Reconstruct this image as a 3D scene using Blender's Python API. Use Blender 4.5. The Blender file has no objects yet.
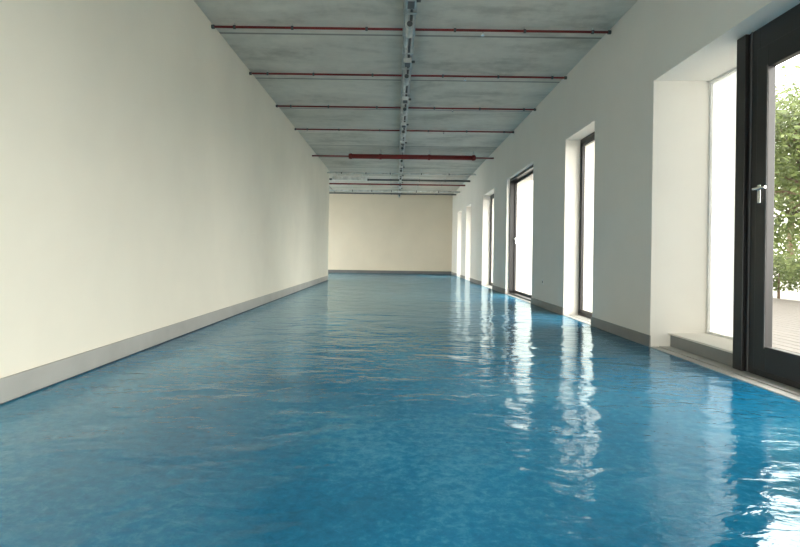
import bpy, math, random
from mathutils import Vector, Matrix
random.seed(4)
S=bpy.context.scene
EYE=0.8; XL=-2.02; XR=2.28; XF=2.46; XO=2.83; H=3.26; ZT=2.38
YB=21.8; YLE=15.9; Y0=-5.0; FPX=533.0
# ---------------------------------------------------------------- materials
def newmat(n):
    m=bpy.data.materials.new(n); m.use_nodes=True
    nt=m.node_tree; b=nt.nodes['Principled BSDF']; return m,nt,b
def N(nt,t,**k):
    n=nt.nodes.new(t)
    for a,v in k.items():
        if a in n.inputs.keys(): n.inputs[a].default_value=v
        else: setattr(n,a,v)
    return n
def coords(nt,scale=(1,1,1)):
    g=nt.nodes.new('ShaderNodeNewGeometry'); mp=nt.nodes.new('ShaderNodeMapping')
    mp.inputs['Scale'].default_value=scale
    nt.links.new(g.outputs['Position'],mp.inputs['Vector']); return mp.outputs['Vector']
def noise(nt,v,scale,detail=4,rough=.55,dist=0):
    n=nt.nodes.new('ShaderNodeTexNoise'); n.inputs['Scale'].default_value=scale
    n.inputs['Detail'].default_value=detail; n.inputs['Roughness'].default_value=rough
    n.inputs['Distortion'].default_value=dist
    nt.links.new(v,n.inputs['Vector']); return n.outputs['Fac']
def ramp(nt,f,stops):
    r=nt.nodes.new('ShaderNodeValToRGB'); e=r.color_ramp.elements
    while len(e)<len(stops): e.new(.5)
    for i,(p,c) in enumerate(stops): e[i].position=p; e[i].color=(*c,1)
    nt.links.new(f,r.inputs['Fac']); return r.outputs['Color']
def bump(nt,h,strength,dist=.01):
    b=nt.nodes.new('ShaderNodeBump'); b.inputs['Strength'].default_value=strength; b.inputs['Distance'].default_value=dist
    nt.links.new(h,b.inputs['Height']); return b.outputs['Normal']
def simple(n,c,r=.5,metal=0,var=.12,sc=6,bmp=.1):
    m,nt,b=newmat(n); v=coords(nt)
    f=noise(nt,v,sc)
    lo=tuple(x*(1-var) for x in c); hi=tuple(min(1,x*(1+var)) for x in c)
    nt.links.new(ramp(nt,f,[(.3,lo),(.7,hi)]),b.inputs['Base Color'])
    b.inputs['Roughness'].default_value=r; b.inputs['Metallic'].default_value=metal
    if bmp: nt.links.new(bump(nt,noise(nt,v,sc*12),bmp,.002),b.inputs['Normal'])
    return m
M_wall=simple('plaster_white',(.86,.805,.685),.85,var=.04,sc=.9,bmp=.12)
M_back=simple('plaster_warm',(.74,.65,.52),.85,var=.03,sc=1.2,bmp=.1)
M_rwall=simple('plaster_pier',(.84,.81,.75),.85,var=.025,sc=1.1,bmp=.12)
M_base=simple('baseboard_grey',(.42,.41,.38),.5,var=.08,sc=3,bmp=.05)
M_base2=simple('baseboard_dark_grey',(.25,.25,.24),.5,var=.08,sc=3,bmp=.05)
M_base3=simple('baseboard_charcoal',(.15,.145,.14),.7,var=.08,sc=3,bmp=.05)
M_frame=simple('frame_anthracite',(.020,.018,.018),.35,var=.1,bmp=.03)
M_gasket=simple('gasket_grey',(.10,.095,.095),.5)
M_steel=simple('galvanised_steel',(.66,.67,.65),.38,metal=.7,var=.22,sc=9)
M_chrome=simple('handle_steel',(.8,.8,.8),.25,metal=1,var=.03)
M_red=simple('pipe_red',(.20,.018,.016),.45,var=.25,sc=3)
M_dark=simple('bracket_shadow_gap_dark',(.10,.10,.10),.5)
M_thr=simple('threshold_concrete',(.50,.495,.47),.6,var=.15,sc=5)
M_slab=simple('slab_concrete',(.3,.33,.34),.8)
M_pave=simple('paving_pale',(.40,.39,.36),.8,var=.15,sc=2)
M_bark=simple('bark',(.10,.065,.04),.9,var=.4,sc=8,bmp=.5)
M_white=simple('lamp_white',(.8,.8,.78),.4)
def ceil_mat():
    m,nt,b=newmat('ceiling_concrete'); v=coords(nt); L=nt.links
    a=noise(nt,coords(nt,(.7,1.6,1)),1.1,6,.6,.4); c=noise(nt,v,7,6,.65)
    mx=N(nt,'ShaderNodeMath',operation='MULTIPLY_ADD'); L.new(c,mx.inputs[0]); mx.inputs[1].default_value=.35; L.new(a,mx.inputs[2])
    col=ramp(nt,mx.outputs[0],[(.48,(.50,.465,.40)),(.64,(.68,.64,.56)),(.85,(.80,.755,.665))])
    br=nt.nodes.new('ShaderNodeTexBrick'); br.offset=0
    mp=nt.nodes.new('ShaderNodeMapping'); g=nt.nodes.new('ShaderNodeNewGeometry'); L.new(g.outputs['Position'],mp.inputs['Vector'])
    mp.inputs['Location'].default_value=(2.5,-6.0,0)
    L.new(mp.outputs['Vector'],br.inputs['Vector'])
    br.inputs['Scale'].default_value=1; br.inputs['Brick Width'].default_value=40; br.inputs['Row Height'].default_value=1.54
    br.inputs['Mortar Size'].default_value=.025; br.inputs['Mortar Smooth'].default_value=.3
    br.inputs['Color1'].default_value=(1,1,1,1); br.inputs['Color2'].default_value=(.84,.85,.85,1); br.inputs['Mortar'].default_value=(.42,.42,.42,1)
    mm=nt.nodes.new('ShaderNodeMix'); mm.data_type='RGBA'; mm.blend_type='MULTIPLY'; mm.inputs[0].default_value=1
    L.new(col,mm.inputs[6]); L.new(br.outputs['Color'],mm.inputs[7]); L.new(mm.outputs[2],b.inputs['Base Color'])
    b.inputs['Roughness'].default_value=.7
    L.new(bump(nt,c,.25,.01),b.inputs['Normal']); return m
M_ceil=ceil_mat()
def water_mat():
    m,nt,b=newmat('blue_water'); L=nt.links
    nt.nodes.remove(b); out=nt.nodes['Material Output']
    v=coords(nt)
    big=noise(nt,coords(nt,(1,.6,1)),.5,3,.5,.5); fine=noise(nt,v,22,6,.75,.3)
    ad=N(nt,'ShaderNodeMath',operation='MULTIPLY_ADD'); L.new(fine,ad.inputs[0]); ad.inputs[1].default_value=.55; L.new(big,ad.inputs[2])
    col=ramp(nt,ad.outputs[0],[(.55,(.003,.092,.195)),(.76,(.012,.17,.32)),(.98,(.085,.34,.50))])
    w1=noise(nt,coords(nt,(.8,1.1,1)),2.6,2,.5,.7); w2=noise(nt,coords(nt,(.75,1.5,1)),9,3,.55,.9); w3=noise(nt,v,50,2,.5)
    b1=N(nt,'ShaderNodeBump'); b1.inputs['Strength'].default_value=.8; b1.inputs['Distance'].default_value=.022; L.new(w1,b1.inputs['Height'])
    b2=N(nt,'ShaderNodeBump'); b2.inputs['Strength'].default_value=.8; b2.inputs['Distance'].default_value=.0042; L.new(w2,b2.inputs['Height']); L.new(b1.outputs[0],b2.inputs['Normal'])
    b3=N(nt,'ShaderNodeBump'); b3.inputs['Strength'].default_value=.6; b3.inputs['Distance'].default_value=.0007; L.new(w3,b3.inputs['Height']); L.new(b2.outputs[0],b3.inputs['Normal'])
    d=nt.nodes.new('ShaderNodeBsdfDiffuse'); L.new(col,d.inputs['Color'])
    g=nt.nodes.new('ShaderNodeBsdfGlossy'); g.inputs['Roughness'].default_value=.035; g.inputs['Color'].default_value=(.80,.94,1,1)
    L.new(b3.outputs[0],g.inputs['Normal']); L.new(b3.outputs[0],d.inputs['Normal'])
    fr=nt.nodes.new('ShaderNodeFresnel'); fr.inputs['IOR'].default_value=1.5; L.new(b3.outputs[0],fr.inputs['Normal'])
    mr=nt.nodes.new('ShaderNodeMapRange'); mr.inputs['From Max'].default_value=.62; mr.inputs['To Min'].default_value=.01; mr.inputs['To Max'].default_value=.6
    L.new(fr.outputs[0],mr.inputs['Value'])
    mx=nt.nodes.new('ShaderNodeMixShader'); L.new(mr.outputs[0],mx.inputs[0]); L.new(d.outputs[0],mx.inputs[1]); L.new(g.outputs[0],mx.inputs[2])
    L.new(mx.outputs[0],out.inputs['Surface']); return m
M_water=water_mat()
def glass_mat():
    m,nt,b=newmat('window_glass'); L=nt.links; nt.nodes.remove(b); out=nt.nodes['Material Output']
    t=nt.nodes.new('ShaderNodeBsdfTransparent'); t.inputs['Color'].default_value=(.95,.97,.96,1)
    g=nt.nodes.new('ShaderNodeBsdfGlossy'); g.inputs['Roughness'].default_value=.01
    mx=nt.nodes.new('ShaderNodeMixShader'); mx.inputs[0].default_value=.04; L.new(t.outputs[0],mx.inputs[1]); L.new(g.outputs[0],mx.inputs[2])
    L.new(mx.outputs[0],out.inputs['Surface']); return m
M_glass=glass_mat()
def frost_mat():
    m,nt,b=newmat('frosted_glass'); L=nt.links; nt.nodes.remove(b); out=nt.nodes['Material Output']
    t=nt.nodes.new('ShaderNodeBsdfTranslucent'); t.inputs['Color'].default_value=(.6,.61,.59,1)
    d=nt.nodes.new('ShaderNodeBsdfDiffuse'); d.inputs['Color'].default_value=(.8,.81,.78,1)
    mx=nt.nodes.new('ShaderNodeMixShader'); mx.inputs[0].default_value=.72
    L.new(t.outputs[0],mx.inputs[1]); L.new(d.outputs[0],mx.inputs[2]); L.new(mx.outputs[0],out.inputs['Surface']); return m
M_frost=frost_mat()
def leaf_mat():
    m,nt,b=newmat('leaf_green'); L=nt.links
    c=ramp(nt,noise(nt,coords(nt),5,3),[(.3,(.045,.075,.015)),(.7,(.15,.18,.055))])
    L.new(c,b.inputs['Base Color']); b.inputs['Roughness'].default_value=.6
    t=nt.nodes.new('ShaderNodeBsdfTranslucent'); L.new(c,t.inputs['Color'])
    mx=nt.nodes.new('ShaderNodeMixShader'); mx.inputs[0].default_value=.45
    L.new(b.outputs[0],mx.inputs[1]); L.new(t.outputs[0],mx.inputs[2]); L.new(mx.outputs[0],nt.nodes['Material Output'].inputs['Surface']); return m
M_leaf=leaf_mat()
def deck_mat():
    m,nt,b=newmat('deck_wood'); L=nt.links
    L.new(ramp(nt,noise(nt,coords(nt,(12,.6,12)),3,5),[(.3,(.03,.025,.02)),(.7,(.065,.054,.044))]),b.inputs['Base Color']); b.inputs['Roughness'].default_value=.7; return m
M_deck=deck_mat()
# ---------------------------------------------------------------- mesh builder
class MB:
    def __init__(s): s.v=[]; s.f=[]; s.mi=[]; s.mats=[]; s.sm=[]
    def m(s,mat):
        if mat not in s.mats: s.mats.append(mat)
        return s.mats.index(mat)
    def box(s,x0,x1,y0,y1,z0,z1,mat):
        i=len(s.v); k=s.m(mat)
        s.v+=[(x0,y0,z0),(x1,y0,z0),(x1,y1,z0),(x0,y1,z0),(x0,y0,z1),(x1,y0,z1),(x1,y1,z1),(x0,y1,z1)]
        for q in [(0,3,2,1),(4,5,6,7),(0,1,5,4),(1,2,6,5),(2,3,7,6),(3,0,4,7)]:
            s.f.append(tuple(i+a for a in q)); s.mi.append(k); s.sm.append(False)
    def tube(s,p0,p1,r,mat,n=14,r1=None):
        p0=Vector(p0);p1=Vector(p1); d=(p1-p0).normalized(); r1=r if r1 is None else r1
        a=d.orthogonal().normalized(); b=d.cross(a); i=len(s.v); k=s.m(mat)
        for p,rr in((p0,r),(p1,r1)):
            for j in range(n):
                t=2*math.pi*j/n; s.v.append(tuple(p+rr*(math.cos(t)*a+math.sin(t)*b)))
        for j in range(n):
            j2=(j+1)%n; s.f.append((i+j,i+j2,i+n+j2,i+n+j)); s.mi.append(k); s.sm.append(True)
        s.f.append(tuple(i+j for j in reversed(range(n)))); s.f.append(tuple(i+n+j for j in range(n))); s.mi+=[k,k]; s.sm+=[False,False]
    def quad(s,pts,mat):
        i=len(s.v); s.v+=[tuple(p) for p in pts]; s.f.append(tuple(range(i,i+len(pts)))); s.mi.append(s.m(mat)); s.sm.append(False)
    def obj(s,name,bevel=0,parent=None):
        me=bpy.data.meshes.new(name); me.from_pydata(s.v,[],s.f)
        for mt in s.mats: me.materials.append(mt)
        me.polygons.foreach_set('material_index',s.mi); me.polygons.foreach_set('use_smooth',s.sm); me.update()
        o=bpy.data.objects.new(name,me); S.collection.objects.link(o)
        if bevel:
            b=o.modifiers.new('bevel','BEVEL'); b.width=bevel; b.segments=2; b.limit_method='ANGLE'
        if parent: o.parent=parent
        return o
# ---------------------------------------------------------------- shell
XLL=-6.0
b=MB(); b.box(XLL,XO+.0,Y0-.2,YB+.2,-.25,-.05,M_slab)
b.obj('floor')
b=MB()
b.quad([(XL,Y0,0),(XR,Y0,0),(XR,YLE,0),(XL,YLE,0)],M_water)
b.quad([(XLL,YLE,0),(XR,YLE,0),(XR,YB,0),(XLL,YB,0)],M_water)
b.obj('water_surface')
b=MB(); b.box(XLL,XO,Y0-.2,YB+.2,H,H+.3,M_ceil); b.obj('ceiling')
b=MB(); b.box(XL-.2,XL,Y0,YLE,-.05,H,M_wall); b.box(XLL,XL-.2,YLE-.2,YLE,-.05,H,M_wall)
b.obj('wall_left')
b=MB(); b.box(XLL-.2,XLL,YLE-.2,16.6,-.05,H,M_wall); b.box(XLL-.2,XLL,16.6,21.0,2.9,H,M_wall); b.box(XLL-.2,XLL,21.0,YB,-.05,H,M_wall); b.obj('wall_side')
def glazing_x(x,y0,y1,z1,n,name):
    mb=MB()
    for i in range(n+1):
        yy=y0+(y1-y0-.06)*i/n; mb.box(x-.08,x-.02,yy,yy+.06,.0,z1,M_frame)
    mb.box(x-.08,x-.02,y0,y1,z1-.06,z1,M_frame); mb.box(x-.08,x-.02,y0,y1,0,.06,M_frame)
    mb.quad([(x-.05,y0,0),(x-.05,y1,0),(x-.05,y1,z1),(x-.05,y0,z1)],M_glass); mb.obj(name)
glazing_x(XLL,16.6,21.0,2.9,3,'added_side_glazing')  # unseen side glazing, added to bring daylight onto the back wall
b=MB(); b.box(XLL-.2,XO,YB,YB+.2,-.05,H,M_back); b.obj('wall_back')
ZG=2.3
b=MB(); b.box(XL-.2,XL+.15,Y0-.2,Y0,-.05,H,M_wall); b.box(XR-.15,XO,Y0-.2,Y0,-.05,H,M_wall); b.box(XL+.15,XR-.15,Y0-.2,Y0,ZG,H,M_wall); b.obj('wall_front')
mb=MB(); x0,x1=XL+.15,XR-.15
for i in range(5):
    xx=x0+(x1-x0-.06)*i/4; mb.box(xx,xx+.06,Y0-.12,Y0-.06,0,ZG,M_frame)
mb.box(x0,x1,Y0-.12,Y0-.06,ZG-.06,ZG,M_frame); mb.box(x0,x1,Y0-.12,Y0-.06,0,.06,M_frame)
mb.quad([(x0,Y0-.09,0),(x1,Y0-.09,0),(x1,Y0-.09,ZG),(x0,Y0-.09,ZG)],M_glass); mb.obj('added_front_glazing')  # unseen glazing behind the camera, added to brighten the interior
OPS=[(-4.3,-2.4),(-1.2,0.6),(1.75,4.76),(6.17,7.23),(8.93,11.05),(12.5,14.1),(16.3,17.5),(18.7,19.9)]
b=MB(); y=Y0
bb=MB()
def basepiece(y0,y1):
    bb.box(XR-.012,XR,y0-.012,y1+.012,0,.105,M_base2)
for (a,c) in OPS:
    b.box(XR,XO,y,a,-.05,H,M_rwall); basepiece(y,a)
    b.box(XR,XO,a,c,ZT,H,M_rwall); y=c
b.box(XR,XO,y,YB,-.05,H,M_rwall); basepiece(y,YB)
b.obj('wall_right')
bb.obj('baseboard_right',bevel=.002)
b=MB(); b.box(XL,XL+.015,Y0,YLE,.008,.134,M_base); b.box(XL,XL+.006,Y0,YLE,0,.008,M_dark); b.obj('baseboard_left',bevel=.002)  # dark strip below the board paints in its shadow gap
b=MB(); b.box(XLL,XR-.012,YB-.015,YB,0,.12,M_base3); b.obj('baseboard_back',bevel=.002)
b=MB()
for (a,c) in OPS:
    b.box(XR,XR+.07,a,c,-.05,.006,M_thr)
    b.box(XR+.07,XR+.082,a,c,-.05,-.004,M_dark)
    b.box(XR+.082,XO,a,c,-.05,.010,M_thr)
b.obj('trim_1')
# ---------------------------------------------------------------- windows / doors
def leaf(mb,y0,y1,z0,z1,x=XF,st=.10,top=.12,bot=.14,dep=.07,glass=M_glass):
    mb.box(x,x+dep,y0,y0+st,z0,z1,M_frame); mb.box(x,x+dep,y1-st,y1,z0,z1,M_frame)
    mb.box(x,x+dep,y0+st,y1-st,z1-top,z1,M_frame); mb.box(x,x+dep,y0+st,y1-st,z0,z0+bot,M_frame)
    g=.012
    mb.box(x-.006,x+.0,y0+st-g,y0+st,z0+bot-g,z1-top+g,M_gasket); mb.box(x-.006,x,y1-st,y1-st+g,z0+bot-g,z1-top+g,M_gasket)
    xm=x+dep*.45
    mb.quad([(xm,y0+st,z0+bot),(xm,y1-st,z0+bot),(xm,y1-st,z1-top),(xm,y0+st,z1-top)],glass)
def handle(mb,y,z,x=XF):
    mb.box(x-.010,x,y-.016,y+.016,z-.075,z+.05,M_chrome)
    mb.tube((x-.010,y,z+.02),(x-.048,y,z+.02),.010,M_chrome)
    mb.tube((x-.042,y+.010,z+.02),(x-.042,y-.11,z+.02),.010,M_chrome)
def opening(a,c,kind,name):
    mb=MB()
    if kind=='big':
        yp=3.85
        mb.box(XF,XO,yp,c,.010,.115,M_base2)
        mb.box(XF-.02,XO,yp,c,.115,.13,M_rwall)
        mb.obj('trim_2',bevel=.002)
        mb=MB()
        x=XO-.05; yn=4.1; xn=XF+.14
        mb.box(x,x+.04,yn,c,.13,.15,M_white); mb.box(x,x+.04,c-.02,c,.15,ZT,M_white); mb.box(x,x+.04,yn,c-.02,ZT-.02,ZT,M_white)
        mb.quad([(x+.02,yn,.15),(x+.02,c-.02,.15),(x+.02,c-.02,ZT-.02),(x+.02,yn,ZT-.02)],M_frost)
        mb.quad([(xn,yp,.13),(x+.02,yn,.13),(x+.02,yn,ZT),(xn,yp,ZT)],M_frost)
        mb.obj('window_1')
        mb=MB()
        mb.box(XF-.02,xn+.01,yp-.10,yp,.010,ZT,M_frame)
        mb.box(XF+.005,XF+.09,yp-.215,yp-.10,.010,ZT,M_frame)
        mb.box(XF-.004,XF+.005,yp-.14,yp-.128,.010,ZT,M_gasket)
        mb.box(XF+.005,XF+.09,a,a+.1,.010,ZT,M_frame)
        mb.box(XF+.005,XF+.09,a+.1,yp-.215,ZT-.15,ZT,M_frame)
        mb.box(XF+.005,XF+.09,a+.1,yp-.215,.010,.05,M_frame)
        ym=(a+.1+yp-.215)/2
        leaf(mb,ym+.003,yp-.218,.055,ZT-.155,x=XF-.015,st=.110,top=.15,bot=.165,dep=.05)
        leaf(mb,a+.103,ym-.003,.055,ZT-.155,x=XF-.015,st=.110,top=.15,bot=.165,dep=.05)
        handle(mb,yp-.262,1.25,x=XF-.015)
        mb.obj('door_1',bevel=.003)
    else:
        x=XF+.02; dp=.045
        if kind=='door': x=XR+.06; dp=.14
        f=.04
        mb.box(x,x+dp,a,a+f,.010,ZT,M_frame); mb.box(x,x+dp,c-f,c,.010,ZT,M_frame)
        mb.box(x,x+dp,a+f,c-f,ZT-.05,ZT,M_frame); mb.box(x,x+dp,a+f,c-f,.010,.04,M_frame)
        leaf(mb,a+f,c-f,.04,ZT-.05,x=x+dp-.035,st=.04,top=.05,bot=.05,dep=.03)
        if kind=='door': handle(mb,c-.14,1.12,x=x+dp-.035)
        mb.obj(name,bevel=.002)
kinds=['win','win','big','win','door','win','win','win']
nm={0:'window_6',1:'window_7',3:'window_2',4:'door_2',5:'window_3',6:'window_4',7:'window_5'}
for i,(a,c) in enumerate(OPS): opening(a,c,kinds[i],nm.get(i,''))
b=MB(); b.box(XR-.01,XR,8.2,8.28,.36,.44,M_white); b.box(XR-.013,XR-.01,8.225,8.255,.385,.415,M_dark); b.obj('wall_socket',bevel=.002)
# ---------------------------------------------------------------- ceiling services
ZP=H-.045; HC=H-.002
def clamp(mb,x,y,z,r):
    mb.tube((x-.012,y,z),(x+.012,y,z),r+.008,M_dark); mb.tube((x,y,z+r),(x,y,HC),.005,M_steel,8)
e=.002
for i,yy in enumerate([4.0,5.73,7.21,8.80,10.43]):
    b=MB(); r=.0135
    b.tube((XL+e,yy,ZP),(XR-e,yy,ZP),r,M_red)
    for x in [XL+.25,-1.15,-.35,.6,1.35,XR-.2]: clamp(b,x,yy,ZP,r)
    for x in (XL+.02,XR-.02): b.tube((x-.015,yy,ZP),(x+.015,yy,ZP),r+.008,M_dark)
    b.tube((.9,yy,ZP),(.9,yy,ZP-.05),.009,M_chrome); b.tube((.9,yy,ZP-.05),(.9,yy,ZP-.055),.02,M_chrome)
    b.obj('sprinkler_pipe')
b=MB(); y=12.6; zm=H-.165
b.tube((-1.15,y,zm),(1.85,y,zm),.055,M_red,20); b.tube((XL+e,y,zm),(-1.15,y,zm),.018,M_red); b.tube((1.85,y,zm),(XR-e,y,zm),.018,M_red)
for x in (-1.1,-.4,.75,1.8): b.tube((x-.03,y,zm),(x+.03,y,zm),.066,M_red,20); b.tube((x,y,zm),(x,y,HC),.008,M_steel,8)
b.obj('sprinkler_main_pipe')
for i,(yy,zz,rr,mt) in enumerate([(15.4,H-.14,.02,M_steel),(16.6,H-.16,.03,M_dark),(17.8,H-.14,.025,M_red),(19.2,H-.20,.03,M_steel),(20.4,H-.16,.025,M_dark)]):
    b=MB(); x0=(XL if yy<YLE else XLL)+e
    b.tube((x0,yy,zz),(XR-e,yy,zz),rr,mt)
    for x in (-1.6,-.9,-.2,.7,1.5): clamp(b,x,yy,zz,rr)
    b.obj('service_pipe')
b=MB(); b.box(-1.95,-.9,15.95,16.15,H-.26,H-.16,M_steel); b.tube((-1.8,16.02,H-.16),(-1.8,16.02,HC),.01,M_steel,8); b.tube((-1.05,16.02,H-.16),(-1.05,16.02,HC),.01,M_steel,8); b.obj('ventilation_duct',bevel=.01)
CX=.105
b=MB(); zt=H-.062; ye=YB-.01; W=.06
b.box(CX-W,CX+W,2.2,ye,zt-.004,zt,M_steel); b.box(CX-W,CX-W+.004,2.2,ye,zt-.045,zt-.004,M_steel); b.box(CX+W-.004,CX+W,2.2,ye,zt-.045,zt-.004,M_steel)
b.tube((CX-.028,2.2,zt-.026),(CX-.028,ye,zt-.026),.020,M_steel); b.tube((CX+.016,2.2,zt-.024),(CX+.016,ye,zt-.024),.013,M_dark); b.tube((CX+.042,2.2,zt-.02),(CX+.042,ye,zt-.02),.009,M_white)
y=2.6; k=0
while y<YB-.3:
    b.box(CX-W-.008,CX+W+.008,y-.02,y+.02,zt-.053,zt-.047,M_steel); b.box(CX-W-.008,CX-W-.002,y-.02,y+.02,zt-.047,HC,M_steel); b.box(CX+W+.002,CX+W+.008,y-.02,y+.02,zt-.047,HC,M_steel)
    if k%3==1 and abs(y+.2-12.6)>.4:
        b.box(CX-.045,CX+.05,y+.15,y+.32,zt-.10,zt-.045,M_steel); b.tube((CX+.05,y+.2,zt-.075),(CX+.09,y+.2,zt-.075),.016,M_dark)
        b.box(CX-.03,CX+.035,y+.165,y+.305,zt-.104,zt-.10,M_gasket)
    if k%3==2 and abs(y+.2-12.6)>.4:
        b.tube((CX,y+.2,zt-.045),(CX,y+.2,zt-.10),.012,M_steel); b.tube((CX,y+.1,zt-.11),(CX,y+.32,zt-.13),.035,M_steel,18); b.tube((CX,y+.09,zt-.109),(CX,y+.1,zt-.11),.028,M_dark,18)
    y+=.52; k+=1
b.obj('lighting_track')
# ---------------------------------------------------------------- outside
b=MB(); b.box(XO,60,-30,70,-.3,-.06,M_pave); b.box(-60,XLL-.2,-30,70,-.3,-.06,M_pave); b.box(XLL-.2,XO,-30,Y0-.2,-.3,-.06,M_pave); b.obj('ground')
b=MB()
for i in range(34):
    x=XO+.05+i*.145; b.box(x,x+.135,-6,16,-.06,.0,M_deck)
b.obj('terrace_deck')
def tree(x,y,h,r,n,name='tree'):
    mb=MB(); top=Vector((x+.1,y,h*.55)); mb.tube((x,y,-.06),top,.13,M_bark,12,.08)
    tips=[]
    for i in range(20):
        a=random.uniform(0,6.28); el=random.uniform(-.4,1.2); l=r*random.uniform(.4,1)
        st=Vector((x,y,h*random.uniform(.3,.55)))
        p=st+Vector((math.cos(a)*math.cos(el),math.sin(a)*math.cos(el),math.sin(el)))*l
        mb.tube(st,p,.04,M_bark,8,.012); tips.append(p)
        for _ in range(3):
            q=p+Vector([random.uniform(-.6,.6) for _ in range(3)]); mb.tube(p,q,.014,M_bark,6,.005); tips.append(q)
    for i in range(n):
        c=random.choice(tips)+Vector([random.gauss(0,.40) for _ in range(3)])
        u=Vector([random.gauss(0,1) for _ in range(3)]).normalized(); w=u.orthogonal().normalized(); s=random.uniform(.05,.085)
        mb.quad([c-u*s,c+w*s*.5,c+u*s,c-w*s*.5],M_leaf)
    return mb.obj(name)
tree(9.3,11.9,6.4,2.6,24000); tree(11.5,16.6,8.0,3.2,20000); tree(15.5,21.0,8.5,3.4,14000)
mb=MB()
for i in range(16000):
    yy=random.uniform(12,36); c=Vector((23.5+random.gauss(0,.35),yy,max(.0,random.uniform(0,2.6+.3*math.sin(yy*2))))); u=Vector([random.gauss(0,1) for _ in range(3)]).normalized(); w=u.orthogonal().normalized(); s=random.uniform(.08,.15)
    mb.quad([c-u*s,c+w*s*.5,c+u*s,c-w*s*.5],M_leaf)
for i in range(24): mb.tube((23.5,12.4+i,-.06),(23.5,12.4+i,1.5),.03,M_bark,8)
mb.obj('hedge')
mb=MB()
for k in range(10):
    cx,cy=8.15+random.uniform(-.1,.1),9.4+k*.62; R=random.uniform(.42,.55)
    mb.tube((cx,cy,-.06),(cx,cy,.5),.03,M_bark,8,.015)
    for i in range(1100):
        d=Vector([random.gauss(0,1) for _ in range(3)]).normalized()*R*random.uniform(.6,1); c=Vector((cx,cy,.52))+Vector((d.x,d.y,d.z*.85))
        u=Vector([random.gauss(0,1) for _ in range(3)]).normalized(); w=u.orthogonal().normalized(); s=random.uniform(.03,.055)
        mb.quad([c-u*s,c+w*s*.5,c+u*s,c-w*s*.5],M_leaf)
mb.obj('shrub_row')
# ---------------------------------------------------------------- light
w=bpy.data.worlds.new('World'); S.world=w; w.use_nodes=True; nt=w.node_tree
bg=nt.nodes['Background']; bg.inputs['Color'].default_value=(1.0,.965,.90,1); bg.inputs['Strength'].default_value=12.0
def portal(loc,rot,sx,sy):
    l=bpy.data.lights.new('portal','AREA'); l.shape='RECTANGLE'; l.size=sx; l.size_y=sy; l.cycles.is_portal=True
    o=bpy.data.objects.new('window_portal',l); S.collection.objects.link(o); o.location=loc; o.rotation_euler=rot
for (a,c) in OPS: portal((XO+.03,(a+c)/2,ZT/2),(0,math.radians(90),0),ZT,c-a)
portal((XLL-.22,18.8,1.45),(0,math.radians(-90),0),2.9,4.4)
portal(((XL+XR)/2,Y0-.22,ZG/2),(math.radians(90),0,0),4.0,ZG)
S.view_settings.view_transform='Standard'; S.view_settings.look='None'; S.view_settings.exposure=0
# ---------------------------------------------------------------- camera
cd=bpy.data.cameras.new('camera'); cam=bpy.data.objects.new('camera',cd); S.collection.objects.link(cam); S.camera=cam
cd.sensor_width=36; cd.sensor_fit='HORIZONTAL'; cd.lens=FPX*36/800
cam.matrix_world=Matrix.Translation((0,0,EYE))@Matrix.Rotation(math.radians(90),4,'X')@Matrix.Rotation(math.radians(.8),4,'Z')
cd.shift_x=.005; cd.shift_y=-.0244; cd.clip_start=.05; cd.clip_end=300
